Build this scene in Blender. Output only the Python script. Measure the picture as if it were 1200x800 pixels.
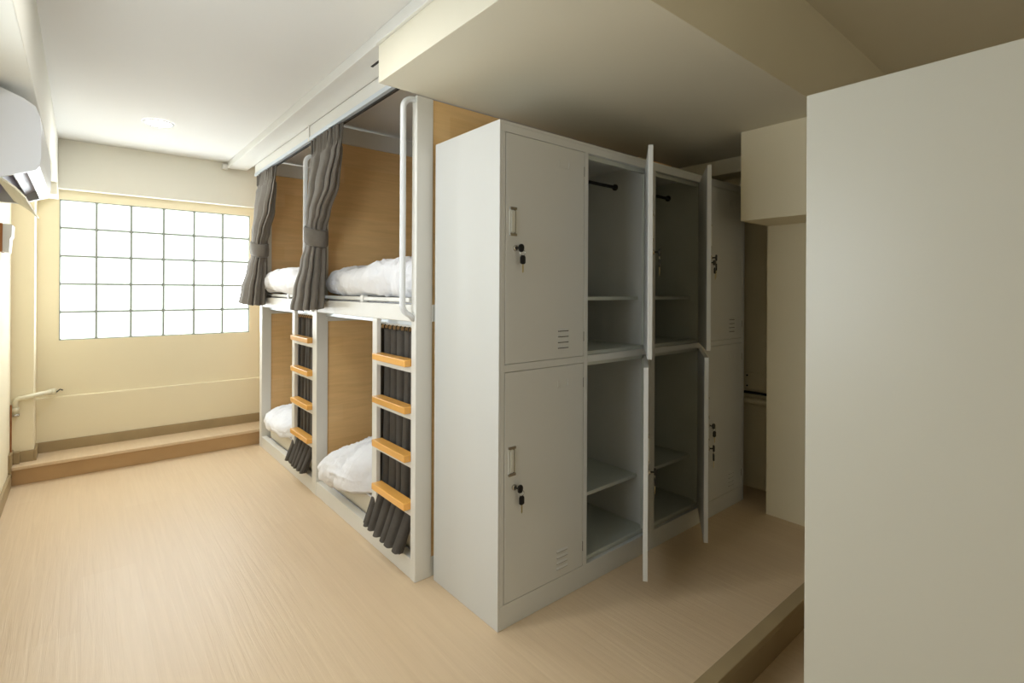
import bpy, bmesh, math, random
from mathutils import Vector, Matrix, noise

for o in list(bpy.data.objects):
    bpy.data.objects.remove(o, do_unlink=True)
S = bpy.context.scene
COL = S.collection
R = math.radians
random.seed(7)

# ------------------------------------------------------------------ camera
cam = bpy.data.cameras.new('camera')
cam.sensor_fit = 'HORIZONTAL'
cam.sensor_width = 36.0
cam.lens = 18.0
cam.shift_y = -59.5 / 1200
cam.clip_start = 0.02
camo = bpy.data.objects.new('camera', cam)
COL.objects.link(camo)
camo.matrix_world = (Matrix.Translation((0, 0, 1.23)) @ Matrix.Rotation(R(-40), 4, 'Z')
                     @ Matrix.Rotation(R(90), 4, 'X') @ Matrix.Rotation(R(0.29), 4, 'Z'))
S.camera = camo

# ------------------------------------------------------------------ light and exposure
S.view_settings.view_transform = 'Standard'
S.view_settings.look = 'None'
S.view_settings.gamma = 1
S.view_settings.use_curve_mapping = False
S.view_settings.exposure = 0.88
w = bpy.data.worlds.new('world')
S.world = w
w.use_nodes = True
w.node_tree.nodes['Background'].inputs[0].default_value = (0.85, 0.93, 1.0, 1)
w.node_tree.nodes['Background'].inputs[1].default_value = 1.0
WINDOW_GLOW = 4.8        # daylight coming through the frosted glass blocks
LAMP_GLOW = 78.0         # downlight diffusers
LAMP_SPOTS = [(0.356, 3.81), (0.356, 1.76)]
# soft warm fill light added behind the camera, standing in for a doorway
dl = bpy.data.lights.new('doorway_daylight', 'AREA')
dl.shape = 'RECTANGLE'
dl.size, dl.size_y = 1.6, 1.9
dl.energy = 7
dl.color = (1.0, 0.93, 0.78)
dlo = bpy.data.objects.new('doorway_daylight', dl)
COL.objects.link(dlo)
dlo.location = (0.45, -2.5, 1.1)
dlo.rotation_euler = (R(90), 0, 0)

# ------------------------------------------------------------------ materials
def lin(c):
    return tuple(((v / 255) / 12.92 if v / 255 <= 0.04045 else ((v / 255 + 0.055) / 1.055) ** 2.4) for v in c) + (1,)

def mat(name, rgb, rough=0.6, metal=0.0, var=0.0, nscale=6.0, bump=0.0, bscale=200.0, stretch=(1, 1, 1), emit=0.0, ecol=None, coat=0.0, sheen=0.0):
    m = bpy.data.materials.new(name)
    m.use_nodes = True
    nt = m.node_tree
    b = nt.nodes['Principled BSDF']
    b.inputs['Roughness'].default_value = rough
    b.inputs['Metallic'].default_value = metal
    b.inputs['Base Color'].default_value = lin(rgb)
    if coat:
        b.inputs['Coat Weight'].default_value = coat
        b.inputs['Coat Roughness'].default_value = 0.15
    if sheen:
        b.inputs['Sheen Weight'].default_value = sheen
    if emit:
        b.inputs['Emission Color'].default_value = ecol or (1, 1, 1, 1)
        b.inputs['Emission Strength'].default_value = emit
    geo = nt.nodes.new('ShaderNodeNewGeometry')
    mp = nt.nodes.new('ShaderNodeMapping')
    mp.inputs['Scale'].default_value = stretch
    nt.links.new(geo.outputs['Position'], mp.inputs['Vector'])
    if var:
        n = nt.nodes.new('ShaderNodeTexNoise')
        n.inputs['Scale'].default_value = nscale
        n.inputs['Detail'].default_value = 5
        nt.links.new(mp.outputs[0], n.inputs['Vector'])
        r = nt.nodes.new('ShaderNodeValToRGB')
        c = lin(rgb)
        r.color_ramp.elements[0].position = 0.3
        r.color_ramp.elements[1].position = 0.7
        r.color_ramp.elements[0].color = tuple(v * (1 - var) for v in c[:3]) + (1,)
        r.color_ramp.elements[1].color = tuple(min(1, v * (1 + var)) for v in c[:3]) + (1,)
        nt.links.new(n.outputs['Fac'], r.inputs['Fac'])
        nt.links.new(r.outputs['Color'], b.inputs['Base Color'])
    if bump:
        n2 = nt.nodes.new('ShaderNodeTexNoise')
        n2.inputs['Scale'].default_value = bscale
        n2.inputs['Detail'].default_value = 3
        nt.links.new(mp.outputs[0], n2.inputs['Vector'])
        bp = nt.nodes.new('ShaderNodeBump')
        bp.inputs['Strength'].default_value = bump
        bp.inputs['Distance'].default_value = 0.004
        nt.links.new(n2.outputs['Fac'], bp.inputs['Height'])
        nt.links.new(bp.outputs['Normal'], b.inputs['Normal'])
    return m

def board_mat(name, c1, c2, rot, bw, bh, rough, gstretch, bump=0.15, gvar=0.16, joint=0.0006):
    """strip laminate: faint strip tones + stretched grain; rot maps world position so the strips run along texture X"""
    m = bpy.data.materials.new(name)
    m.use_nodes = True
    nt = m.node_tree
    N, L = nt.nodes, nt.links
    b = N['Principled BSDF']
    b.inputs['Roughness'].default_value = rough
    geo = N.new('ShaderNodeNewGeometry')
    mp = N.new('ShaderNodeMapping')
    mp.inputs['Rotation'].default_value = rot
    L.new(geo.outputs['Position'], mp.inputs['Vector'])
    br = N.new('ShaderNodeTexBrick')
    br.offset = 0.37
    br.inputs['Color1'].default_value = lin(c1)
    br.inputs['Color2'].default_value = lin(c2)
    br.inputs['Mortar'].default_value = tuple(0.5 * (a + d) * 0.93 for a, d in zip(lin(c1)[:3], lin(c2)[:3])) + (1,)
    br.inputs['Scale'].default_value = 1.0
    br.inputs['Mortar Size'].default_value = joint
    br.inputs['Mortar Smooth'].default_value = 0.6
    br.inputs['Brick Width'].default_value = bw
    br.inputs['Row Height'].default_value = bh
    L.new(mp.outputs[0], br.inputs['Vector'])
    mp2 = N.new('ShaderNodeMapping')
    mp2.inputs['Scale'].default_value = gstretch
    L.new(mp.outputs[0], mp2.inputs['Vector'])
    n = N.new('ShaderNodeTexNoise')
    n.inputs['Scale'].default_value = 1.0
    n.inputs['Detail'].default_value = 6
    n.inputs['Roughness'].default_value = 0.6
    n.inputs['Distortion'].default_value = 0.6
    L.new(mp2.outputs[0], n.inputs['Vector'])
    rp = N.new('ShaderNodeValToRGB')
    rp.color_ramp.elements[0].position = 0.3
    rp.color_ramp.elements[1].position = 0.72
    v0 = 1 - gvar
    rp.color_ramp.elements[0].color = (v0, v0 * 0.985, v0 * 0.96, 1)
    rp.color_ramp.elements[1].color = (1, 1, 1, 1)
    L.new(n.outputs['Fac'], rp.inputs['Fac'])
    mx = N.new('ShaderNodeMixRGB')
    mx.blend_type = 'MULTIPLY'
    mx.inputs['Fac'].default_value = 1
    L.new(br.outputs['Color'], mx.inputs['Color1'])
    L.new(rp.outputs['Color'], mx.inputs['Color2'])
    L.new(mx.outputs['Color'], b.inputs['Base Color'])
    bp = N.new('ShaderNodeBump')
    bp.inputs['Strength'].default_value = bump
    bp.inputs['Distance'].default_value = 0.003
    L.new(n.outputs['Fac'], bp.inputs['Height'])
    L.new(bp.outputs['Normal'], b.inputs['Normal'])
    return m

M = {}
M['wall'] = mat('cream_wall_paint', (245, 235, 206), 0.75, var=0.02, nscale=1.5, bump=0.05, bscale=90)
M['beam'] = mat('white_beam_paint', (233, 231, 220), 0.75, var=0.015, nscale=1.5, bump=0.05, bscale=90)
M['ceiling'] = mat('ceiling_paint', (222, 221, 217), 0.8, var=0.015, nscale=1.2, bump=0.04, bscale=80)
M['soffit'] = mat('soffit_paint', (228, 223, 204), 0.75, var=0.02, nscale=1.5, bump=0.04, bscale=80)
M['floor'] = board_mat('beige_floor_laminate', (225, 201, 168), (222, 197, 163), (0, 0, R(90)), 1.2, 0.19, 0.42, (2.2, 55, 55), 0.45, 0.07)
M['step'] = mat('tan_step_tile', (190, 156, 112), 0.5, var=0.06, nscale=5, bump=0.05, bscale=60)
M['stepedge'] = mat('tan_step_edging', (168, 148, 112), 0.55, var=0.06, nscale=6)
M['mortar'] = mat('grey_mortar', (150, 156, 150), 0.9, var=0.05, nscale=30)
M['panelwood'] = board_mat('oak_laminate', (245, 206, 148), (240, 198, 137), (R(90), 0, 0), 0.62, 0.105, 0.45, (3.5, 40, 40), 0.04, 0.14, 0.0)
M['pine'] = mat('varnished_pine', (236, 176, 88), 0.3, var=0.13, nscale=14, stretch=(1, 0.12, 1), coat=0.3)
M['bedmetal'] = mat('white_bed_steel', (225, 224, 218), 0.38, var=0.015, nscale=3, bump=0.02, bscale=120)
M['tube'] = mat('white_tube_enamel', (228, 231, 234), 0.25, var=0.01, nscale=3)
M['rail'] = mat('aluminium_curtain_track', (205, 214, 222), 0.35, metal=0.4, var=0.02)
M['dark'] = mat('dark_slot', (38, 36, 32), 0.7, var=0.1)
M['locker'] = mat('light_grey_locker_enamel', (210, 211, 208), 0.36, var=0.015, nscale=2, bump=0.03, bscale=260)
M['lockerin'] = mat('locker_enamel_interior', (198, 202, 192), 0.5, var=0.02, nscale=4, bump=0.03, bscale=200)
M['chrome'] = mat('brushed_steel', (190, 188, 182), 0.25, metal=0.9, var=0.03, nscale=20)
M['black'] = mat('black_plastic', (18, 18, 20), 0.35, var=0.2, nscale=20)
M['brass'] = mat('key_metal', (200, 186, 140), 0.3, metal=0.8, var=0.05, nscale=30)
M['cloth'] = mat('taupe_curtain_cloth', (108, 102, 94), 0.85, var=0.07, nscale=40, bump=0.06, bscale=500, sheen=0.15)
M['linen'] = mat('white_cotton', (240, 241, 246), 0.85, var=0.01, nscale=20, bump=0.9, bscale=9, stretch=(1, 2.6, 1.4))
M['mattress'] = mat('cream_mattress_cloth', (226, 219, 202), 0.8, var=0.02, nscale=8, bump=0.05, bscale=300)
M['acwhite'] = mat('white_appliance_plastic', (212, 214, 218), 0.3, var=0.01, nscale=3)
M['acdark'] = mat('dark_air_duct', (22, 18, 40), 0.5, var=0.2, nscale=9)
M['vane'] = mat('lavender_white_vane', (206, 202, 224), 0.35, var=0.02)
M['pvc'] = mat('cream_pipe_paint', (236, 230, 204), 0.5, var=0.02)
M['copper'] = mat('brown_timber', (150, 96, 48), 0.5, var=0.1, nscale=12)
M['cabinet'] = mat('pale_grey_cabinet_enamel', (208, 208, 198), 0.34, var=0.012, nscale=1.2, bump=0.03, bscale=260)
M['glass'] = mat('frosted_glass_block', (235, 240, 238), 0.12, emit=WINDOW_GLOW, ecol=(0.88, 0.95, 1.0, 1), coat=0.5)
M['glassrim'] = mat('glass_block_edge', (196, 206, 200), 0.15, emit=WINDOW_GLOW * 0.16, ecol=(0.90, 1.0, 0.95, 1), coat=0.5)
M['pane'] = mat('frosted_pane', (235, 240, 240), 0.3, emit=2.4, ecol=(0.84, 0.93, 1.0, 1))  # glowing pane of the added side window, serves as fill light
M['lamp'] = mat('lamp_diffuser', (255, 255, 255), 0.4, emit=LAMP_GLOW, ecol=(1.0, 0.985, 0.95, 1))

for n_ in M['linen'].node_tree.nodes:
    if n_.type == 'BUMP':
        n_.inputs['Distance'].default_value = 0.02
# ------------------------------------------------------------------ mesh helpers
def nb():
    return bmesh.new()

def box(bm, x0, x1, y0, y1, z0, z1, bev=0.0, seg=2):
    ret = bmesh.ops.create_cube(bm, size=1.0)
    vs = ret['verts']
    for v in vs:
        v.co = Vector(((x0 + x1) / 2 + v.co.x * (x1 - x0), (y0 + y1) / 2 + v.co.y * (y1 - y0), (z0 + z1) / 2 + v.co.z * (z1 - z0)))
    if bev > 0:
        es = list({e for v in vs for e in v.link_edges})
        bmesh.ops.bevel(bm, geom=es, offset=bev, segments=seg, affect='EDGES', profile=0.5)
    return bm

def bx(*a, **k):
    return box(nb(), *a, **k)

def prism(bm, pts, axis, a0, a1):
    """extrude a 2D outline along an axis: axis 'y' takes (x,z), 'x' takes (y,z), 'z' takes (x,y)"""
    def mk(p, a):
        return {'y': (p[0], a, p[1]), 'x': (a, p[0], p[1]), 'z': (p[0], p[1], a)}[axis]
    A = [bm.verts.new(mk(p, a0)) for p in pts]
    B = [bm.verts.new(mk(p, a1)) for p in pts]
    n = len(pts)
    for i in range(n):
        bm.faces.new((A[i], A[(i + 1) % n], B[(i + 1) % n], B[i]))
    bm.faces.new(A)
    bm.faces.new(list(reversed(B)))
    bmesh.ops.recalc_face_normals(bm, faces=bm.faces)
    return bm

def tube(bm, pts, r, seg=14, cap=True):
    pts = [Vector(p) for p in pts]
    rings = []
    up = None
    for i, p in enumerate(pts):
        if i == 0: t = pts[1] - p
        elif i == len(pts) - 1: t = p - pts[i - 1]
        else: t = (pts[i + 1] - p).normalized() + (p - pts[i - 1]).normalized()
        t.normalize()
        if up is None:
            a = Vector((0, 0, 1)) if abs(t.z) < 0.9 else Vector((1, 0, 0))
            up = (a - t * a.dot(t)).normalized()
        else:
            up = (up - t * up.dot(t)).normalized()
        s = t.cross(up)
        rr = r[i] if isinstance(r, (list, tuple)) else r
        rings.append([bm.verts.new(p + (up * math.cos(2 * math.pi * k / seg) + s * math.sin(2 * math.pi * k / seg)) * rr) for k in range(seg)])
    for a, b in zip(rings, rings[1:]):
        for k in range(seg):
            bm.faces.new((a[k], a[(k + 1) % seg], b[(k + 1) % seg], b[k]))
    if cap:
        bm.faces.new(rings[0][::-1])
        bm.faces.new(rings[-1])
    bmesh.ops.recalc_face_normals(bm, faces=bm.faces)
    return bm

def arc(c, r, a0, a1, ex, ez, n=7):
    c = Vector(c)
    return [c + Vector(ex) * r * math.cos(a0 + (a1 - a0) * i / n) + Vector(ez) * r * math.sin(a0 + (a1 - a0) * i / n) for i in range(n + 1)]

def finish(name, bm, m, parent=None, T=None, smooth=False, origin=None):
    if T is not None:
        bmesh.ops.transform(bm, matrix=T, verts=bm.verts)
    off = Vector((0, 0, 0))
    if parent is not None:
        off = Vector(parent.get('_base', (0, 0, 0)))
    elif origin is not None:
        off = Vector(origin)
    if off.length:
        for v in bm.verts:
            v.co -= off
    me = bpy.data.meshes.new(name)
    bm.to_mesh(me)
    bm.free()
    me.materials.append(M[m] if isinstance(m, str) else m)
    if smooth:
        for p in me.polygons:
            p.use_smooth = True
    o = bpy.data.objects.new(name, me)
    COL.objects.link(o)
    if parent is not None:
        o.parent = parent
        o['_base'] = tuple(off)
    elif origin is not None:
        o.location = origin
        o['_base'] = tuple(off)
    return o

def thing(name, label, cat, loc, group=None):
    o = bpy.data.objects.new(name, None)
    o.empty_display_size = 0.1
    COL.objects.link(o)
    o.location = loc
    o['_base'] = tuple(loc)
    o['label'] = label
    o['category'] = cat
    if group:
        o['group'] = group
    return o

def tag(o, label, cat, group=None):
    o['label'] = label
    o['category'] = cat
    if group:
        o['group'] = group
    return o

def struct(name, bm, m, parent=None, **k):
    o = finish(name, bm, m, parent, **k)
    if parent is None:
        o['kind'] = 'structure'
    return o

# ------------------------------------------------------------------ the room shell
XL, XR = -0.345, 3.238            # left wall face, far right wall face
CEIL = 2.25
YB = -2.6                         # wall behind the camera
struct('floor', bx(XL - 0.1, 3.6, 0.858, 4.9, -0.10, 0.0), 'floor')
bm = bx(XL - 0.1, 1.2, YB, 0.858, -0.10, 0.0)
struct('floor.001', bm, 'floor')
struct('floor.002', bx(1.2, 4.8, YB, 0.858, -0.25, -0.15), 'floor')
# step edge at the lowered floor
bm = nb(); box(bm, 1.2, 2.909, 0.812, 0.862, -0.022, 0.004, bev=0.003)
struct('trim_1', bm, 'stepedge')
struct('trim_2', bx(1.2, 2.909, 0.835, 0.858, -0.15, -0.022), 'stepedge')
struct('trim_3', bx(1.2, 1.22, YB, 0.84, -0.15, -0.001), 'step')
# raised step under the window wall
bm = nb(); box(bm, XL, 3.05, 4.425, 4.72, 0.001, 0.098)
struct('trim_4', bm, 'step')
bm = nb(); box(bm, XL, 3.05, 4.41, 4.72, 0.098, 0.12, bev=0.004)
struct('trim_5', bm, 'floor')
# far wall with the window opening
YW = 4.72
WX0, WZ0 = -0.1235, 0.870
PX, PZ = 0.2003, 0.1955
WX1, WZ1 = WX0 + 6 * PX, WZ0 + 5 * PZ
bm = nb()
box(bm, XL - 0.1, WX0, YW, YW + 0.2, 0, 2.3)
box(bm, WX1, 3.4, YW, YW + 0.2, 0, 2.3)
box(bm, WX0, WX1, YW, YW + 0.2, 0, WZ0)
box(bm, WX0, WX1, YW, YW + 0.2, WZ1, 2.3)
struct('wall_far', bm, 'wall')
bm = nb(); box(bm, -0.24, 3.05, 4.692, YW + 0.01, 0.12, 0.487, bev=0.006)
struct('wall_far.001', bm, 'wall')
bm = nb(); box(bm, -0.13, 3.2, 4.655, YW + 0.01, 1.913, 2.3, bev=0.003)
struct('wall_far.002', bm, 'beam')
# pilaster beside the window
bm = nb(); box(bm, XL - 0.02, -0.237, 4.52, YW + 0.01, 0.12, 2.3, bev=0.004)
struct('wall_far.003', bm, 'wall')
# left wall and the beam along its top
V = (0.75, 2.05, 0.85, 1.75)      # unseen side window, added in the left wall to light left-facing surfaces
bm = nb()
box(bm, XL - 0.12, XL, YB - 0.1, V[0], -0.2, 2.3)
box(bm, XL - 0.12, XL, V[1], YW + 0.1, -0.2, 2.3)
box(bm, XL - 0.12, XL, V[0], V[1], -0.2, V[2])
box(bm, XL - 0.12, XL, V[0], V[1], V[3], 2.3)
struct('wall_left', bm, 'wall')
w2 = struct('window_2', bx(XL - 0.04, XL - 0.03, V[0], V[1], V[2], V[3]), 'pane')
for a, b, c, d in ((V[0], V[1], V[2], V[2] + 0.04), (V[0], V[1], V[3] - 0.04, V[3]), (V[0], V[0] + 0.04, V[2] + 0.04, V[3] - 0.04),
                   (V[1] - 0.04, V[1], V[2] + 0.04, V[3] - 0.04), ((V[0] + V[1]) / 2 - 0.02, (V[0] + V[1]) / 2 + 0.02, V[2] + 0.04, V[3] - 0.04)):
    finish('window_frame', bx(XL - 0.028, XL - 0.004, a, b, c, d, bev=0.002), 'bedmetal', w2)
bm = nb(); box(bm, XL - 0.02, -0.13, YB, 4.66, 1.92, 2.3, bev=0.003)
struct('wall_left.001', bm, 'beam')
bm = nb(); box(bm, XL - 0.02, -0.128, 4.46, YW, 1.842, 1.93, bev=0.003)
struct('wall_left.002', bm, 'beam')
# baseboards
T = 0.014
bm = nb(); box(bm, XL, XL + T, YB, 4.41, 0.0, 0.088, bev=0.002)
box(bm, XL, XL + T, 4.38, 4.52, 0.088, 0.205, bev=0.002)
struct('baseboard_left', bm, 'stepedge')
bm = nb()
box(bm, -0.237, 3.04, 4.692 - T, 4.692, 0.12, 0.190, bev=0.002)
box(bm, -0.237, -0.237 + T, 4.52 - T, 4.692 - T, 0.12, 0.190, bev=0.002)
box(bm, XL + T + 0.03, -0.237, 4.52 - T, 4.52, 0.12, 0.190, bev=0.002)
box(bm, XL + T, XL + T + 0.03, 4.49 - T, 4.52, 0.12, 0.193, bev=0.002)
struct('baseboard_far', bm, 'stepedge')
# ceilings
struct('ceiling', bx(XL - 0.1, 0.899, YB - 0.1, 4.9, CEIL, 2.36), 'ceiling')
struct('ceiling.001', bx(0.899, 3.4, 1.904, 4.9, CEIL, 2.36), 'ceiling')
bm = nb(); box(bm, 0.899, 4.8, 0.858, 1.904, 2.052, 2.56, bev=0.002)
struct('ceiling.002', bm, 'soffit')
struct('ceiling.003', bx(0.885, 4.8, YB - 0.1, 0.858, 2.455, 2.56), 'soffit')
struct('wall_right.003', bx(0.895, 0.905, YB, 0.858, CEIL + 0.001, 2.46), 'beam')
# right hand walls
struct('wall_right', bx(XR, XR + 0.15, 1.2, 4.9, -0.2, 2.5), 'wall')
bm = nb(); box(bm, 2.91, 4.8, 0.80, 1.266, -0.2, 1.60)
struct('wall_right.001', bm, 'wall')
bm = nb(); box(bm, 2.60, 4.8, 0.862, 1.266, 1.595, 2.5)
struct('wall_right.002', bm, 'wall')
bm = nb(); box(bm, 3.05, XR + 0.01, 1.30, 1.95, 1.96, 2.06, bev=0.003)
struct('trim_6', bm, 'wall')
struct('wall_right.004', bx(4.6, 4.8, YB, 0.8, -0.3, 2.5), 'wall')
struct('wall_back', bx(XL - 0.1, 4.8, YB - 0.12, YB, -0.3, 2.6), 'wall')
# recess: board and bars on the wall behind the lockers
bd = thing('wall_rail', 'cream painted board with pipes under it in the recess beyond the lockers', 'rail', (XR - 0.02, 1.6, 0.60))
bm = nb(); box(bm, XR - 0.02, XR, 1.28, 1.88, 0.625, 0.722, bev=0.002)
finish('board', bm, 'wall', bd)
finish('pipe', tube(nb(), [(XR - 0.022, 1.28, 0.548), (XR - 0.022, 1.88, 0.548)], 0.020), 'wall', bd, smooth=True)
finish('pipe', tube(nb(), [(XR - 0.010, 1.28, 0.597), (XR - 0.010, 1.88, 0.597)], 0.008), 'dark', bd, smooth=True)
for y in (1.36, 1.52, 1.72):
    for z in (0.705, 0.64):
        finish('screw', tube(nb(), [(XR - 0.024, y, z), (XR - 0.018, y, z)], 0.005, 8), 'dark', bd)

# ------------------------------------------------------------------ glass block window
win = bpy.data.objects.new('window_1', None)
COL.objects.link(win)
win['kind'] = 'structure'
win.location = (WX0, YW, WZ0)
win['_base'] = (WX0, YW, WZ0)
bm = nb()
J = 0.0055
for i in range(7):
    x = WX0 + i * PX
    box(bm, x - J if i else x, x + J if i < 6 else x, YW + 0.010, YW + 0.075, WZ0, WZ1)
for j in range(6):
    z = WZ0 + j * PZ
    box(bm, WX0, WX1, YW + 0.0105, YW + 0.0745, z - J if j else z, z + J if j < 5 else z)
finish('mortar', bm, 'mortar', win)
def block_mesh():
    a, c = PX / 2 - J, PZ / 2 - J
    bm = nb()
    box(bm, -a, a, 0.004, 0.08, -c, c, bev=0.010, seg=3)
    me = bpy.data.meshes.new('glass_block'); bm.to_mesh(me); bm.free()
    me.materials.append(M['glassrim'])
    bm = nb()
    f = 0.011
    # slightly pillowed pressed face
    n = 6
    g = [[bm.verts.new((-a + f + (2 * a - 2 * f) * i / n, 0.004 - 0.004 * (1 - (2 * i / n - 1) ** 4) * (1 - (2 * j / n - 1) ** 4), -c + f + (2 * c - 2 * f) * j / n)) for j in range(n + 1)] for i in range(n + 1)]
    for i in range(n):
        for j in range(n):
            bm.faces.new((g[i][j], g[i + 1][j], g[i + 1][j + 1], g[i][j + 1]))
    r = bmesh.ops.extrude_face_region(bm, geom=list(bm.faces))
    for v in [e for e in r['geom'] if isinstance(e, bmesh.types.BMVert)]:
        v.co.y = 0.006
    bmesh.ops.recalc_face_normals(bm, faces=bm.faces)
    me2 = bpy.data.meshes.new('glass_face'); bm.to_mesh(me2); bm.free()
    me2.materials.append(M['glass'])
    for p in me2.polygons: p.use_smooth = True
    return me, me2
gb, gf = block_mesh()
for i in range(6):
    for j in range(5):
        o = bpy.data.objects.new('glass_block', gb)
        COL.objects.link(o); o.parent = win
        o.location = ((i + 0.5) * PX, 0.002, (j + 0.5) * PZ)
        q = bpy.data.objects.new('glass_face', gf)
        COL.objects.link(q); q.parent = o

# ------------------------------------------------------------------ downlights
for k, (x, y) in enumerate(LAMP_SPOTS):
    t = thing('ceiling_light', ['round white recessed ceiling light glowing near the window end of the room',
                                'round white recessed ceiling light above the aisle beside the lockers',
                                'round white recessed ceiling light behind the camera'][k], 'ceiling light', (x, y, CEIL))
    bm = nb()
    n = 40
    for r0, r1, z0, z1 in ((0.066, 0.080, CEIL - 0.006, CEIL - 0.004),):
        a = [[bm.verts.new((x + rr * math.cos(2 * math.pi * i / n), y + rr * math.sin(2 * math.pi * i / n), zz)) for i in range(n)]
             for rr, zz in ((0.064, CEIL - 0.001), (0.066, CEIL - 0.007), (0.078, CEIL - 0.006), (0.083, CEIL - 0.001))]
        for p, q in zip(a, a[1:]):
            for i in range(n):
                bm.faces.new((p[i], p[(i + 1) % n], q[(i + 1) % n], q[i]))
    bmesh.ops.recalc_face_normals(bm, faces=bm.faces)
    finish('trim_ring', bm, 'acwhite', t, smooth=True)
    bm = nb()
    bmesh.ops.create_cone(bm, cap_ends=True, segments=40, radius1=0.065, radius2=0.065, depth=0.003, matrix=Matrix.Translation((x, y, CEIL - 0.003)))
    finish('diffuser', bm, 'lamp', t)

# ------------------------------------------------------------------ ceiling trunking beside the bunks
t = thing('ceiling_trunking', 'long flat white trunking running along the ceiling above the bunk curtains', 'trunking', (0.96, 3.3, 2.2))
bm = nb(); box(bm, 0.889, 1.030, 1.0, 4.56, 2.20, 2.249, bev=0.003)
# ends at the soffit, so keep only what runs past it
bm2 = nb(); box(bm2, 0.889, 1.030, 1.905, 4.62, 2.2005, 2.2495, bev=0.002)
bm.free()
finish('casing', bm2, 'bedmetal', t)
bm = nb(); box(bm, 0.884, 0.8985, 0.90, 1.905, 2.2005, 2.2495, bev=0.002)
finish('casing', bm, 'bedmetal', t)
bm = nb(); box(bm, 0.852, 0.893, 4.60, 4.654, 2.19, 2.23, bev=0.004)
finish('end_bracket', bm, 'bedmetal', t)
finish('slot', bx(0.955, 0.965, 1.98, 2.10, 2.198, 2.201), 'dark', t)

# ------------------------------------------------------------------ bunk bed unit
X0 = 1.073
XB = 3.02
Y0, Y1, Y2 = 1.905, 3.09, 4.305      # near post, middle post, far post (near faces)
PW, PD = 0.040, 0.080                # post width (y) and depth (x)
bed = thing('bunk_bed', 'white steel double bunk unit with four berths, oak panels and step ladders', 'bunk bed', (2.0, 3.1, 0))
def bpart(name, a, m='bedmetal', bev=0.003, par=None, lab=None):
    o = finish(name, bx(*a, bev=bev), m, par or bed)
    if lab: o['label'] = lab
    return o
bpart('post', (X0, X0 + PD, Y0, Y0 + PW, 0, 2.05))
bpart('post', (X0, X0 + 0.068, Y1, Y1 + 0.075, 0, 2.16))
bpart('post', (X0, X0 + 0.068, Y2, Y2 + 0.065, 0, 2.16))
bpart('post', (XB - 0.05, XB, Y0, Y0 + PW, 0, 2.05))
bpart('post', (XB - 0.05, XB, Y2, Y2 + 0.065, 0, 2.16))
for a, b in ((Y0 + PW, Y1), (Y1 + 0.075, Y2)):
    bpart('front_rail', (X0 + 0.003, X0 + 0.045, a, b, 1.095, 1.168))
    bpart('kick_board', (X0 + 0.002, X0 + 0.040, a, b, 0.0, 0.085))
    bpart('curtain_track', (X0 + 0.050, X0 + 0.072, a + 0.01, b - 0.01, 1.072, 1.094), 'rail', 0.002)
    bpart('base_board', (X0 + 0.04, XB, a, b, 0.02, 0.05), 'bedmetal', 0)
    bpart('platform', (X0 + 0.045, XB, a, b, 1.10, 1.128), 'bedmetal', 0)
    # low guard rail at the berth front
    bpart('guard_rail', (X0 + 0.022, X0 + 0.040, a + 0.06, b - 0.02, 1.178, 1.196), 'bedmetal', 0.002)
    bpart('guard_stub', (X0 + 0.016, X0 + 0.046, a + 0.53, a + 0.56, 1.160, 1.204), 'bedmetal', 0.002)
# end and partition panels of oak laminate
bpart('wood_panel', (X0 + PD - 0.002, XB, Y0 + 0.004, Y0 + 0.022, 0.085, 1.095), 'panelwood', 0)
bpart('wood_panel', (X0 + PD - 0.002, XB, Y0 + 0.004, Y0 + 0.022, 1.168, 2.048), 'panelwood', 0)
bpart('cross_rail', (X0 + PD - 0.002, XB, Y0 - 0.001, Y0 + 0.03, 1.095, 1.168))
bpart('cross_rail', (X0 + PD - 0.002, XB, Y0 + 0.001, Y0 + 0.03, 0.0, 0.085))
for y in (Y1 + 0.012, Y2 + 0.012):
    bpart('wood_panel', (X0 + 0.067, XB, y, y + 0.018, 0.05, 1.10), 'panelwood', 0)
    bpart('wood_panel', (X0 + 0.067, XB, y, y + 0.018, 1.128, 2.135), 'panelwood', 0)
    bpart('cross_rail', (X0 + 0.067, XB, y - 0.018, y + 0.030, 2.132, 2.232), 'bedmetal', 0.003)
    bpart('cross_rail', (X0 + 0.067, XB, y - 0.012, y + 0.024, 1.040, 1.098), 'bedmetal', 0.002)
bpart('wood_panel', (XB - 0.01, XB, Y0 + PW, Y2, 0.05, 1.1), 'panelwood', 0)
bpart('wood_panel', (XB - 0.01, XB, Y0 + PW, Y2, 1.13, 2.135), 'panelwood', 0)
# fascia and upper curtain track
bm = nb(); box(bm, 1.030, 1.058, 1.906, 4.36, 2.135, 2.2, bev=0.002)
finish('fascia', bm, 'bedmetal', bed)
bm = nb()
box(bm, 1.026, 1.056, 1.908, 4.36, 2.112, 2.135, bev=0.002)
finish('curtain_track', bm, 'rail', bed)
finish('track_groove', bx(1.045, 1.060, 1.908, 4.355, 2.106, 2.113), 'dark', bed)
finish('hanger_plate', bx(1.024, 1.03, 3.10, 3.118, 2.11, 2.20), 'bedmetal', bed)
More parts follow.
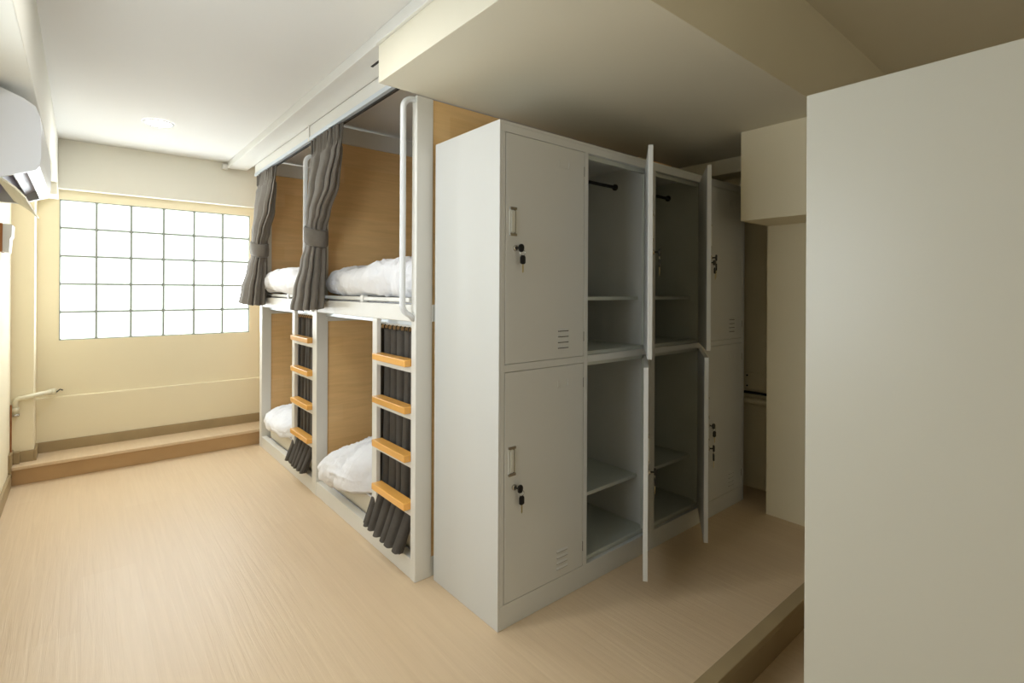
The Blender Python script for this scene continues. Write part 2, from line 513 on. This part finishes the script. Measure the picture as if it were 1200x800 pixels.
# ladders
for a, stile in ((Y0 + PW, (2.276, 2.326)), (Y1 + 0.075, (3.506, 3.556))):
    bpart('ladder_stile', (X0, X0 + 0.022, stile[0], stile[1], 0.085, 1.095))
    for z in (0.918, 0.718, 0.513, 0.309):
        o = bpart('ladder_rung', (X0 - 0.030, X0 + 0.022, a + 0.002, stile[0] - 0.012, z - 0.014, z + 0.016), 'pine', 0.003, lab='varnished orange pine step')
        finish('rung_plate', bx(X0 + 0.001, X0 + 0.045, a, stile[0], z - 0.040, z - 0.014), 'bedmetal', o)
    # grab handle by the ladder, standing off the post
    hy = a - 0.018
    r = 0.045
    zt, zb = 2.035, 1.105
    px = X0 - 0.052
    pts = [(X0 + 0.004, hy, zt)] + [tuple(p) for p in arc((px + r, hy, zt - r), r, math.pi / 2, math.pi, (1, 0, 0), (0, 0, 1))] \
        + [tuple(p) for p in arc((px + r, hy, zb + r + 0.02), r, math.pi, math.pi * 1.42, (1, 0, 0), (0, 0, 1))] + [(X0 + 0.004, hy, zb)]
    finish('grab_handle', tube(nb(), pts, 0.0125, 16), 'tube', bed, smooth=True)

# ------------------------------------------------------------------ bedding
def fold(p, s, f):
    return noise.noise(Vector((p[0] * f[0] + s, p[1] * f[1], p[2] * f[2])))

def puff(cx, cy, cz, rx, ry, rz, seed, amp=0.02, e=0.62, zfun=None, freq=(4, 13, 5), n=(90, 170), q=0.75):
    """soft quilt: super-ellipsoid with creases across its front"""
    bm = nb()
    nu, nv = n
    def sp(v, p):
        return math.copysign(abs(v) ** p, v)
    rings = []
    for i in range(1, nu):
        ph = -math.pi / 2 + math.pi * i / nu
        ring = []
        for j in range(nv):
            th = 2 * math.pi * j / nv
            x = sp(math.cos(ph), e) * sp(math.cos(th), q)
            y = sp(math.cos(ph), e) * sp(math.sin(th), q)
            z = sp(math.sin(ph), 1.0)
            p = Vector((cx + rx * x, cy + ry * y, cz + rz * z))
            d = fold(p, seed, freq) * amp - abs(fold(p, seed + 9, (6, 26, 9))) * amp * 1.5 + abs(fold(p, seed + 5, (14, 40, 20))) * amp * 0.35 + fold(p, seed + 21, (3, 3, 3)) * amp * 1.3
            nrm = Vector((x / rx, y / ry, z / rz)).normalized()
            p += nrm * d
            if zfun: p = zfun(p)
            ring.append(bm.verts.new(p))
        rings.append(ring)
    for a, b in zip(rings, rings[1:]):
        for j in range(nv):
            bm.faces.new((a[j], a[(j + 1) % nv], b[(j + 1) % nv], b[j]))
    bm.faces.new(rings[0][::-1]); bm.faces.new(rings[-1])
    bmesh.ops.recalc_face_normals(bm, faces=bm.faces)
    return bm

def mattress(y0, y1, z0, z1, x0, label, grp):
    bm = nb(); box(bm, x0, XB - 0.03, y0, y1, z0, z1, bev=min(0.045, (z1 - z0) * 0.45), seg=4)
    o = finish('mattress', bm, 'mattress', None, smooth=True, origin=((x0 + XB) / 2, (y0 + y1) / 2, z0))
    tag(o, label, 'mattress', grp)
    bm = nb()
    for zz in (z0 + 0.02, z1 - 0.02):
        tube(bm, [(x0 + 0.000, y0 + 0.04, zz), (x0 + 0.000, y1 - 0.04, zz)], 0.004, 8)
    finish('piping', bm, 'linen', o, smooth=True)
G = 'berth mattresses'
mattress(1.965, 3.07, 0.052, 0.205, 1.125, 'cream mattress in the lower berth nearest the lockers, under the rumpled white duvet', G)
mattress(3.185, 4.29, 0.052, 0.205, 1.125, 'cream mattress in the lower berth next to the window step', G)
mattress(1.965, 3.07, 1.130, 1.190, 1.128, 'thin mattress in the upper berth nearest the lockers, behind the low guard rail', G)
mattress(3.185, 4.29, 1.130, 1.190, 1.128, 'thin mattress in the upper berth next to the window wall', G)

def drape(xf, k):
    def f(p):
        if p.x < xf:
            d = (xf - p.x)
            p.z -= d * k
        return p
    return f
def slope_low(p):
    # lies highest towards the ladder, runs down to a corner at the middle post and hangs over the kick board
    t = max(0.0, min(1.0, (p.y - 2.15) / 0.95))
    p.z = 0.175 + (p.z - 0.175) * (1 - 0.55 * t ** 1.6)
    if p.x < 1.20:
        p.z -= (1.20 - p.x) * 0.22
        p.y += (1.20 - p.x) * 0.30 * t
    return p
def behind(y0, y1):
    """push the quilt front back where a ladder stile and its curtain stand"""
    def f(v):
        t = max(0.0, min(1.0, (v.y - y0) / (y1 - y0)))
        t = t * t * (3 - 2 * t)
        lim = 1.19 + (0.98 - 1.19) * t
        if v.x < lim + 0.10:
            v.x = lim + 0.10 * math.exp((v.x - lim - 0.10) / 0.10) if v.x < lim + 0.10 else v.x
    return f
B1, B2 = behind(2.36, 2.52), behind(3.62, 3.80)
def bedding(name, label, bm, loc):
    top = loc[2] + 0.006 if loc[2] < 1 else 1.196
    for v in bm.verts:
        if top < 1: (B1 if v.co.y < 3.12 else B2)(v.co)
        if v.co.x > 1.11:
            v.co.z = max(v.co.z, top)
    o = finish(name, bm, 'linen', None, smooth=True, origin=loc)
    return tag(o, label, 'duvet', 'white duvets on the bunks')
bedding('duvet', 'rumpled white duvet heaped in the lower berth beside the near ladder',
        puff(1.46, 2.475, 0.315, 0.475, 0.545, 0.155, 3.1, 0.042, 0.72, slope_low, (5, 9, 4), q=0.42), (1.47, 2.46, 0.2))
bedding('duvet', 'white duvet in the lower berth by the window step, folded to a rounded end',
        puff(1.42, 3.78, 0.258, 0.385, 0.56, 0.085, 8.7, 0.022, 0.45, drape(1.16, 0.25), q=0.5), (1.42, 3.78, 0.2))
def lift(p):
    t = max(0.0, (2.45 - p.y) / 0.5)
    if p.z > 1.24: p.z += 0.012 * t * t
    return p
bedding('duvet', 'white duvet rolled across the upper berth beside the near grab handle',
        puff(1.325, 2.515, 1.280, 0.245, 0.560, 0.088, 5.3, 0.022, 0.28, lift, (7, 16, 6), q=0.34), (1.3, 2.47, 1.19))
bedding('duvet', 'white duvet rolled across the upper berth between the two tied-back curtains',
        puff(1.300, 3.735, 1.288, 0.255, 0.560, 0.092, 15.3, 0.020, 0.30, None, (7, 16, 6), q=0.36), (1.3, 3.7, 1.19))

# ------------------------------------------------------------------ tied-back curtains
def tied_curtain(cy, ty, by, seed, label, zt=2.108, zb=1.118):
    t = thing('curtain', label, 'curtain', (1.045, cy, zt), 'tied back grey curtains of the upper berths')
    # (z, x centre, y centre, x half, y half, pleat amplitude)
    K = [(zt, 1.045, cy, 0.012, 0.225, 0.013), (zt - 0.10, 1.042, cy + 0.005, 0.018, 0.215, 0.013),
         (zt - 0.13, 1.040, cy + 0.01, 0.026, 0.215, 0.014),
         (zt - 0.30, 1.034, cy + 0.03, 0.040, 0.18, 0.016), (zt - 0.45, 1.031, cy + (ty - cy) * 0.8, 0.046, 0.115, 0.011),
         (zt - 0.52, 1.030, ty, 0.046, 0.078, 0.007), (zt - 0.62, 1.029, ty + 0.005, 0.046, 0.078, 0.007),
         (zt - 0.72, 1.018, ty + (by - ty) * 0.4, 0.052, 0.105, 0.013), (zb + 0.1, 0.998, by - 0.01, 0.060, 0.140, 0.018), (zb, 0.990, by, 0.064, 0.155, 0.020)]
    def samp(z):
        for a, b in zip(K, K[1:]):
            if a[0] >= z >= b[0]:
                f = (a[0] - z) / (a[0] - b[0])
                f = f * f * (3 - 2 * f)
                return [u + (v - u) * f for u, v in zip(a[1:], b[1:])]
        return list(K[-1][1:])
    bm = nb()
    rows, cols = 60, 260
    g = []
    for i in range(rows + 1):
        z = zt + (zb - zt) * i / rows
        xc, yc, hx, hy, am = samp(z)
        row = []
        for j in range(cols):
            a = 2 * math.pi * j / cols
            # nearly flat pleated bundle: outer run towards the aisle, inner run behind
            w = 10 * a + 1.8 * noise.noise(Vector((math.cos(a) * 2 + seed, math.sin(a) * 2, z * 0.22)))
            s = math.sin(w) * 0.85 + 0.22 * math.sin(w * 2.0 + seed)
            top = 1.0 if z > zt - 0.11 else 0.0
            if top: s = 0.9 * math.sin(26 * a) * (1 - 0.5 * (zt - z) / 0.11) + 0.2 * s
            am2 = am * (0.75 if top else 1.0) * (1 + 0.5 * noise.noise(Vector((a * 1.5, seed, z * 2))))
            x = xc + hx * math.copysign(abs(math.cos(a)) ** 0.8, math.cos(a)) + am2 * s * math.cos(a)
            y = yc + hy * math.copysign(abs(math.sin(a)) ** 0.9, math.sin(a)) + am2 * s * math.sin(a)
            y += 0.012 * math.cos(w) * abs(math.cos(a))
            zz = z
            if i == rows: zz = z + 0.007 * math.sin(a + seed) + 0.004 * s
            row.append(bm.verts.new((x, y, zz)))
        g.append(row)
    for a, b in zip(g, g[1:]):
        for j in range(cols):
            bm.faces.new((a[j], a[(j + 1) % cols], b[(j + 1) % cols], b[j]))
    bmesh.ops.recalc_face_normals(bm, faces=bm.faces)
    finish('cloth', bm, 'cloth', t, smooth=True)
    # header tape with pinched pleats
    bm = nb()
    for k in range(9):
        y = cy - 0.20 + 0.05 * k
        box(bm, 1.022, 1.034, y - 0.006, y + 0.006, zt - 0.085, zt - 0.004, bev=0.004)
    finish('pleat_tape', bm, 'cloth', t)
    # tieback band
    bm = nb()
    n = 64
    z1, z2 = zt - 0.520, zt - 0.620
    rings = []
    for zz, off in ((z1, 0.0), (z1 - 0.010, 0.006), (z1 - 0.05, 0.008), (z2 + 0.010, 0.006), (z2, 0.0), (z2 + 0.01, -0.004), (z1 - 0.01, -0.004)):
        rings.append([bm.verts.new((1.030 + (0.056 + off) * math.cos(2 * math.pi * j / n), ty + 0.002 + (0.088 + off) * math.sin(2 * math.pi * j / n),
                                    zz + 0.022 * math.sin(2 * math.pi * j / n))) for j in range(n)])
    for a, b in zip(rings, rings[1:] + rings[:1]):
        for j in range(n):
            bm.faces.new((a[j], a[(j + 1) % n], b[(j + 1) % n], b[j]))
    bmesh.ops.recalc_face_normals(bm, faces=bm.faces)
    finish('tieback', bm, 'cloth', t, smooth=True)
    bm = nb(); tube(bm, [(1.045, ty + 0.085, (z1 + z2) / 2), (X0 + 0.004, ty + 0.125, (z1 + z2) / 2)], 0.006, 8)
    finish('tieback_hook', bm, 'chrome', t)
    for k in range(9):
        y = cy - 0.20 + 0.05 * k
        finish('glider', tube(nb(), [(1.045, y, zt + 0.010), (1.045, y, zt - 0.012)], 0.003, 6), 'acwhite', t)
    return t
tied_curtain(2.86, 2.985, 3.02, 1.7, 'dark grey pleated curtain tied back at the middle post between the upper berths')
tied_curtain(4.075, 4.215, 4.26, 6.1, 'grey pleated curtain tied back at the bunk end against the glass block window')

# ------------------------------------------------------------------ curtains gathered behind the ladders
def hung_curtain(y0, y1, label, seed):
    t = thing('curtain', label, 'curtain', (1.15, (y0 + y1) / 2, 1.07), 'grey curtains gathered behind the ladders')
    bm = nb()
    rows, cols = 46, 240
    zt, zb = 1.045, 0.105
    g = []
    for i in range(rows + 1):
        f = i / rows
        z = zt + (zb - zt) * f
        row = []
        flare = max(0.0, (f - 0.77) / 0.23)
        for j in range(cols + 1):
            s = j / cols
            w = 2 * math.pi * 6.5 * s + 1.6 * noise.noise(Vector((s * 5 + seed, f * 1.2, 2)))
            am = 0.013 + 0.004 * f + 0.004 * flare
            am *= 1 + 0.5 * noise.noise(Vector((s * 7, seed + 4, f * 1.5)))
            x = 1.128 + am * math.tanh(1.9 * math.sin(w)) - 0.085 * flare ** 1.1 - 0.004 * f
            y = y0 + (y1 - y0) * s + 0.010 * math.cos(w) + flare * (0.0 - 0.05 * s)
            zz = z + (0.012 * noise.noise(Vector((s * 9, seed, 0)))) * flare + 0.015 * s * flare
            row.append(bm.verts.new((x, y, zz)))
        g.append(row)
    for a, b in zip(g, g[1:]):
        for j in range(cols):
            bm.faces.new((a[j], a[j + 1], b[j + 1], b[j]))
    bmesh.ops.solidify(bm, geom=list(bm.faces), thickness=0.002)
    bmesh.ops.recalc_face_normals(bm, faces=bm.faces)
    finish('cloth', bm, 'cloth', t, smooth=True)
    n = 11
    for k in range(n):
        y = y0 + 0.012 + (y1 - y0 - 0.024) * k / (n - 1)
        bm = nb(); tube(bm, [(1.128, y, 1.066), (1.120, y, 1.058), (1.120, y, 1.046), (1.128, y, 1.036)], 0.0028, 6)
        finish('hook', bm, 'dark', t)
    bm = nb(); tube(bm, [(1.130, y0 - 0.01, 1.068), (1.130, y1 + 0.02, 1.068)], 0.006, 8)
    finish('rod', bm, 'bedmetal', t)
    return t
hung_curtain(1.962, 2.385, 'dark grey curtain bunched behind the near ladder, its hem spilling over the kick board', 2.0)
hung_curtain(3.182, 3.600, 'dark grey curtain bunched behind the far ladder by the middle post', 5.5)

# ------------------------------------------------------------------ lockers
YF, YK, HT = 1.440, 1.878, 1.848
def locker(x0, label, open_cols, words, open_ang):
    W = 0.930
    t = thing('locker', label, 'locker', (x0 + W / 2, (YF + YK) / 2, 0), 'four-door steel lockers')
    def part(name, a, m='locker', bev=0.0015, par=None):
        return finish(name, bx(*a, bev=bev), m, par or t)
    k = 0.010
    part('side_panel', (x0, x0 + k, YF, YK, 0, HT))
    part('side_panel', (x0 + W - k, x0 + W - 0.0005, YF, YK, 0, HT))
    part('back_panel', (x0 + k, x0 + W - k, YK - 0.010, YK, 0, HT), 'lockerin')
    part('top_panel', (x0 + k, x0 + W - k, YF, YK - 0.01, HT - 0.012, HT))
    part('plinth', (x0 + k, x0 + W - k, YF, YF + 0.020, 0.0, 0.087))
    part('top_rail', (x0 + k, x0 + W - k, YF, YF + 0.022, 1.808, HT - 0.012))
    for a, b in ((x0 + 0.0272, x0 + 0.4528), (x0 + 0.4762, x0 + 0.9018)):
        part('middle_rail', (a, b, YF, YF + 0.022, 0.932, 0.960))
    cols = [(x0 + 0.028, x0 + 0.452), (x0 + 0.477, x0 + 0.901)]
    part('stile', (x0 + k, x0 + 0.027, YF, YF + 0.022, 0.087, 1.808))
    part('stile', (x0 + 0.453, x0 + 0.476, YF, YF + 0.022, 0.087, 1.808))
    part('stile', (x0 + 0.902, x0 + W - k, YF, YF + 0.022, 0.087, 1.808))
    part('divider', (x0 + 0.459, x0 + 0.469, YF + 0.022, YK - 0.01, 0.087, HT - 0.012), 'lockerin')
    for c, (a, b) in enumerate(cols):
        ia = x0 + k if c == 0 else x0 + 0.469
        ib = x0 + 0.459 if c == 0 else x0 + W - k
        part('floor_panel', (ia, ib, YF + 0.022, YK - 0.01, 0.092, 0.104), 'lockerin')
        part('floor_panel', (ia, ib, YF + 0.022, YK - 0.01, 0.960, 0.972), 'lockerin')
        part('ceiling_panel', (ia, ib, YF + 0.022, YK - 0.01, 0.918, 0.930), 'lockerin')
        # return lips round the openings
        for z0, z1 in ((0.087, 0.932), (0.960, 1.808)):
            bm = nb()
            box(bm, a, b, YF + 0.020, YF + 0.034, z0, z0 + 0.014, bev=0.001)
            box(bm, a, b, YF + 0.020, YF + 0.034, z1 - 0.018, z1, bev=0.001)
            box(bm, a - 0.001, a + 0.008, YF + 0.020, YF + 0.034, z0, z1, bev=0.001)
            box(bm, b - 0.008, b + 0.001, YF + 0.020, YF + 0.034, z0, z1, bev=0.001)
            finish('door_lip', bm, 'lockerin', t)
        for zs in (0.345, 1.205):
            o = part('shelf', (ia + 0.001, ib - 0.001, YF + 0.072, YK - 0.012, zs - 0.016, zs), 'lockerin', 0.002)
        finish('hanging_rod', tube(nb(), [(ia, 1.652, 1.755), (ib, 1.652, 1.755)], 0.0085, 12), 'dark', t, smooth=True)
        finish('rod_bracket', tube(nb(), [(ib - 0.008, 1.652, 1.755), (ib, 1.652, 1.755)], 0.016, 12), 'dark', t, smooth=True)
        for r_, (z0, z1) in enumerate(((0.0885, 0.9305), (0.9615, 1.8065))):
            ang = open_ang[r_] if c in open_cols else 0.0
            Tm = Matrix.Translation((b - 0.002, YF + 0.001, 0)) @ Matrix.Rotation(ang, 4, 'Z') @ Matrix.Translation((-(b - 0.002), -(YF + 0.001), 0))
            if ang:
                dz = 0.004
                Tm = Matrix.Translation((0, -0.001, 0)) @ Tm
            bm = nb(); box(bm, a + 0.0015, b - 0.0015, YF, YF + 0.019, z0, z1, bev=0.002)
            d = finish('door', bm, 'locker', t, T=Tm)
            if ang: d['label'] = 'door standing open towards the aisle'
            # recessed pull with end caps
            hz0, hz1 = (1.432, 1.536) if r_ else (0.551, 0.657)
            hx0, hx1 = a + 0.018, a + 0.052
            bm = nb()
            box(bm, hx0, hx0 + 0.004, YF - 0.004, YF + 0.002, hz0, hz1, bev=0.001)
            box(bm, hx1 - 0.004, hx1, YF - 0.004, YF + 0.002, hz0, hz1, bev=0.001)
            box(bm, hx0 + 0.006, hx1 - 0.010, YF - 0.006, YF + 0.001, hz0 + 0.012, hz1 - 0.012, bev=0.002)
            h = finish('handle', bm, 'cabinet', d, T=Tm)
            bm = nb()
            box(bm, hx0, hx1, YF - 0.005, YF + 0.002, hz0 - 0.001, hz0 + 0.009, bev=0.001)
            box(bm, hx0, hx1, YF - 0.005, YF + 0.002, hz1 - 0.009, hz1 + 0.001, bev=0.001)
            box(bm, hx1 - 0.011, hx1 - 0.004, YF - 0.0015, YF + 0.001, hz0 + 0.008, hz1 - 0.008)
            finish('handle_cap', bm, 'chrome', d, T=Tm)
            # lock barrel
            lx, lz = a + 0.046, (hz0 - 0.045)
            finish('lock', tube(nb(), [(lx, YF + 0.004, lz), (lx, YF - 0.006, lz), (lx, YF - 0.009, lz)], [0.011, 0.011, 0.008], 18), 'chrome', d, T=Tm, smooth=False)
            # ventilation louvres
            vx0, vx1 = a + 0.272, a + 0.332
            vz0 = 0.998 if r_ else 0.117
            for q in range(4):
                z = vz0 + 0.0225 * q + 0.006
                bm = nb()
                prism(bm, [(YF + 0.001, z + 0.010), (YF - 0.004, z + 0.002), (YF - 0.004, z), (YF + 0.001, z)], 'x', vx0, vx1)
                finish('louvre', bm, 'locker', d, T=Tm)
            bm = nb()
            for q in range(4):
                z = vz0 + 0.0225 * q + 0.006
                box(bm, vx0, vx1, YF - 0.0008, YF + 0.001, z - 0.0035, z)
            finish('vent_slot', bm, 'dark', d, T=Tm)
            # label holder
            bm = nb()
            lz0 = z1 - 0.085
            box(bm, vx0, vx1, YF - 0.002, YF + 0.001, lz0, lz0 + 0.003)
            box(bm, vx0, vx0 + 0.0025, YF - 0.002, YF + 0.001, lz0, lz0 + 0.028)
            box(bm, vx1 - 0.0025, vx1, YF - 0.002, YF + 0.001, lz0, lz0 + 0.028)
            finish('label_holder', bm, 'locker', d, T=Tm)
            # hinge knuckles
            for z in (z0 + 0.08, z1 - 0.08):
                finish('hinge', tube(nb(), [(b, YF + 0.003, z - 0.02), (b, YF + 0.003, z + 0.02)], 0.003, 8), 'dark', d)
            # key ring hanging in the lock: a thing of its own
            loc = Tm @ Vector((lx, YF - 0.009, lz))
            kt = bpy.data.objects.new('key_ring', None)
            COL.objects.link(kt)
            kt.location = loc
            kt.rotation_euler = (0, 0, ang + R(random.uniform(-8, 8)))
            kt['label'] = words[c * 2 + r_]
            kt['category'] = 'keys'
            kt['group'] = 'keys hanging in the locker locks'
            # head of the key in the lock, turned partly sideways
            bm = nb()
            prism(bm, [(-0.002, -0.012), (0.006, -0.016), (0.016, -0.014), (0.020, -0.004), (0.020, 0.006), (0.014, 0.014), (0.004, 0.014), (-0.003, 0.008)], 'y', -0.022, -0.014)
            bmesh.ops.bevel(bm, geom=list(bm.edges), offset=0.0016, segments=2, affect='EDGES')
            tube(bm, [(0.0, 0.002, 0), (0.004, -0.018, 0)], 0.0035, 8)
            finish('key_head', bm, 'black', kt)
            bm = nb()
            ring = [(0.015 + 0.011 * math.cos(u), -0.018, -0.018 + 0.011 * math.sin(u)) for u in [2 * math.pi * i / 20 for i in range(21)]]
            tube(bm, ring, 0.0011, 6, cap=False)
            finish('ring', bm, 'chrome', kt)
            zo = -0.044
            bm = nb()
            prism(bm, [(0.007, zo + 0.017), (0.004, zo + 0.010), (0.004, zo - 0.012), (0.010, zo - 0.016), (0.020, zo - 0.016), (0.026, zo - 0.012), (0.026, zo + 0.010), (0.022, zo + 0.017)], 'y', -0.022, -0.015)
            bmesh.ops.bevel(bm, geom=list(bm.edges), offset=0.0014, segments=2, affect='EDGES')
            finish('key_head', bm, 'black', kt)
            bm = nb()
            z9 = zo - 0.016
            prism(bm, [(0.0125, z9), (0.0185, z9), (0.0185, z9 - 0.026), (0.0155, z9 - 0.032), (0.0125, z9 - 0.027), (0.0135, z9 - 0.020), (0.0125, z9 - 0.014)], 'y', -0.0195, -0.0175)
            finish('key_blade', bm, 'brass', kt)
    return t
locker(1.148, 'grey-white steel locker next to the bunk, its left doors shut and right doors open', (1,),
       ['keys hanging in the lock of the lower door nearest the camera', 'keys hanging in the lock of the upper door nearest the camera',
        'keys in the lock of the lower open door of the locker beside the bunk', 'keys in the lock of the upper open door of the locker beside the bunk'], (R(35.6), R(37.4)))
locker(2.0785, 'grey-white steel locker next to the wall recess, its left doors open and right doors shut', (0,),
       ['keys in the lock of the lower open door of the far locker', 'keys in the lock of the upper open door of the far locker',
        'keys in the lock of the lower shut door beside the wall recess', 'keys in the lock of the upper shut door beside the wall recess'], (R(33.9), R(34.9)))

# ------------------------------------------------------------------ tall cabinet in the right foreground
t = thing('cabinet', 'tall pale grey steel cabinet side filling the right edge, standing on the lowered floor', 'cabinet', (1.56, -0.02, -0.15))
cx0, cx1, cy0, cy1, cz = 1.326, 1.78, -0.52, 0.487, 1.700
finish('side_panel', bx(cx0, cx0 + 0.012, cy0, cy1, -0.15, cz, bev=0.002), 'cabinet', t)
finish('side_panel', bx(cx1 - 0.012, cx1, cy0, cy1, -0.15, cz, bev=0.002), 'cabinet', t)
finish('top_panel', bx(cx0 + 0.012, cx1 - 0.012, cy0, cy1, cz - 0.012, cz - 0.0005, bev=0.001), 'cabinet', t)
finish('back_panel', bx(cx0 + 0.012, cx1 - 0.012, cy0, cy0 + 0.01, -0.15, cz - 0.012), 'cabinet', t)
finish('plinth', bx(cx0 + 0.012, cx1 - 0.012, cy1 - 0.02, cy1, -0.15, -0.06), 'cabinet', t)
d = finish('door', bx(cx0 + 0.014, cx1 - 0.014, cy1 - 0.020, cy1 - 0.001, -0.057, cz - 0.014, bev=0.002), 'cabinet', t)
finish('handle', bx(cx1 - 0.07, cx1 - 0.045, cy1 - 0.002, cy1 + 0.010, 0.72, 0.84, bev=0.003), 'chrome', d)

# ------------------------------------------------------------------ air conditioner under the left beam
AX = XL
t = thing('air_conditioner', 'white wall-mounted air conditioner with its outlet flap hanging open under the left beam', 'air conditioner', (-0.23, 2.75, 1.6))
prof = [(AX, 1.600), (AX, 1.912), (-0.260, 1.908), (-0.205, 1.893), (-0.155, 1.872), (-0.124, 1.850), (-0.114, 1.820), (-0.110, 1.76), (-0.110, 1.68), (-0.114, 1.648), (-0.122, 1.634), (-0.21, 1.598)]
inner = [(AX, 1.668), (AX, 1.912), (-0.260, 1.908), (-0.205, 1.893), (-0.155, 1.872), (-0.124, 1.850), (-0.114, 1.820), (-0.110, 1.76), (-0.110, 1.68), (-0.114, 1.668)]
ya, yb = 2.385, 3.105
bm = nb()
prism(bm, prof, 'y', ya, ya + 0.014)
prism(bm, inner, 'y', ya + 0.014, yb - 0.03)
prism(bm, prof, 'y', yb - 0.03, yb)
prism(bm, [(-0.114, 1.67), (-0.110, 1.68), (-0.114, 1.648), (-0.122, 1.634), (-0.146, 1.625), (-0.140, 1.67)][::-1], 'y', ya + 0.014, yb - 0.03)
box(bm, AX, AX + 0.02, ya + 0.014, yb - 0.03, 1.600, 1.668)
finish('body', bm, 'acwhite', t)
finish('duct', bx(AX + 0.02, -0.142, ya + 0.015, yb - 0.031, 1.662, 1.667), 'acdark', t)
bm = nb(); prism(bm, [(-0.150, 1.662), (-0.165, 1.664), (-0.195, 1.640), (-0.190, 1.636)], 'y', ya + 0.016, yb - 0.035)
finish('vane', bm, 'vane', t)
bm = nb(); prism(bm, [(-0.205, 1.662), (-0.210, 1.662), (-0.228, 1.630), (-0.222, 1.630)], 'y', ya + 0.016, yb - 0.06)
finish('vane', bm, 'vane', t)
for k in range(7):
    y = ya + 0.08 + k * 0.085
    bm = nb(); prism(bm, [(-0.33, 1.661), (-0.25, 1.661), (-0.26, 1.622), (-0.32, 1.618)], 'y', y, y + 0.002)
    finish('fin', bm, 'vane', t)
bm = nb()
prism(bm, [(-0.228, 1.606), (-0.205, 1.592), (-0.178, 1.570), (-0.153, 1.541), (-0.149, 1.543), (-0.174, 1.574), (-0.202, 1.597), (-0.226, 1.611)], 'y', ya + 0.03, yb + 0.01)
finish('flap', bm, 'pvc', t, smooth=False)
# condensate pipe of the air conditioner running down the pilaster
t = thing('drain_pipe', 'cream pipe bending along the ledge of the window wall down into the corner', 'pipe', (-0.30, 4.50, 0.42))
y = 4.497
pts = [(-0.155, 4.662, 0.530), (-0.185, 4.60, 0.535), (-0.212, 4.520, 0.543), (-0.232, y, 0.541), (-0.29, y, 0.530)] + [tuple(p) for p in arc((-0.298, y, 0.505), 0.025, math.pi / 2, math.pi, (1, 0, 0), (0, 0, 1))] + [(-0.323, y, 0.43)]
finish('bend', tube(nb(), pts, 0.0145, 14), 'pvc', t, smooth=True)
finish('coupling', tube(nb(), [(-0.323, y, 0.475), (-0.323, y, 0.445)], 0.019, 14), 'pvc', t, smooth=True)
finish('clamp', tube(nb(), [(-0.323, y, 0.432), (-0.323, y, 0.420)], 0.021, 14), 'chrome', t, smooth=True)
finish('socket', tube(nb(), [(-0.168, 4.64, 0.532), (-0.145, 4.69, 0.527)], 0.020, 14), 'pvc', t, smooth=True)
finish('cable', tube(nb(), [(-0.155, 4.675, 0.518), (-0.13, 4.672, 0.525), (-0.115, 4.674, 0.540), (-0.10, 4.676, 0.532)], 0.004, 8), 'dark', t, smooth=True)
o = finish('wall_cable', tube(nb(), [(XL + 0.006, 4.46, 0.50), (XL + 0.006, 4.46, 0.20)], 0.0045, 8), 'copper', None, origin=(XL + 0.006, 4.46, 0.35))
tag(o, 'thin brown cable running down the left corner beside the pipe bend', 'cable')
# small wall unit below the air conditioner
t = thing('wall_box', 'small white wall box with a brown side, below the air conditioner at the left edge', 'wall box', (-0.32, 3.95, 1.42))
bm = nb(); prism(bm, [(-0.332, 1.428), (-0.306, 1.424), (-0.302, 1.50), (-0.296, 1.512), (-0.293, 1.573), (-0.300, 1.578), (-0.330, 1.578)], 'y', 3.88, 4.02)
finish('casing', bm, 'acwhite', t)
finish('side', bx(XL + 0.001, -0.331, 3.875, 4.02, 1.428, 1.580), 'copper', t)
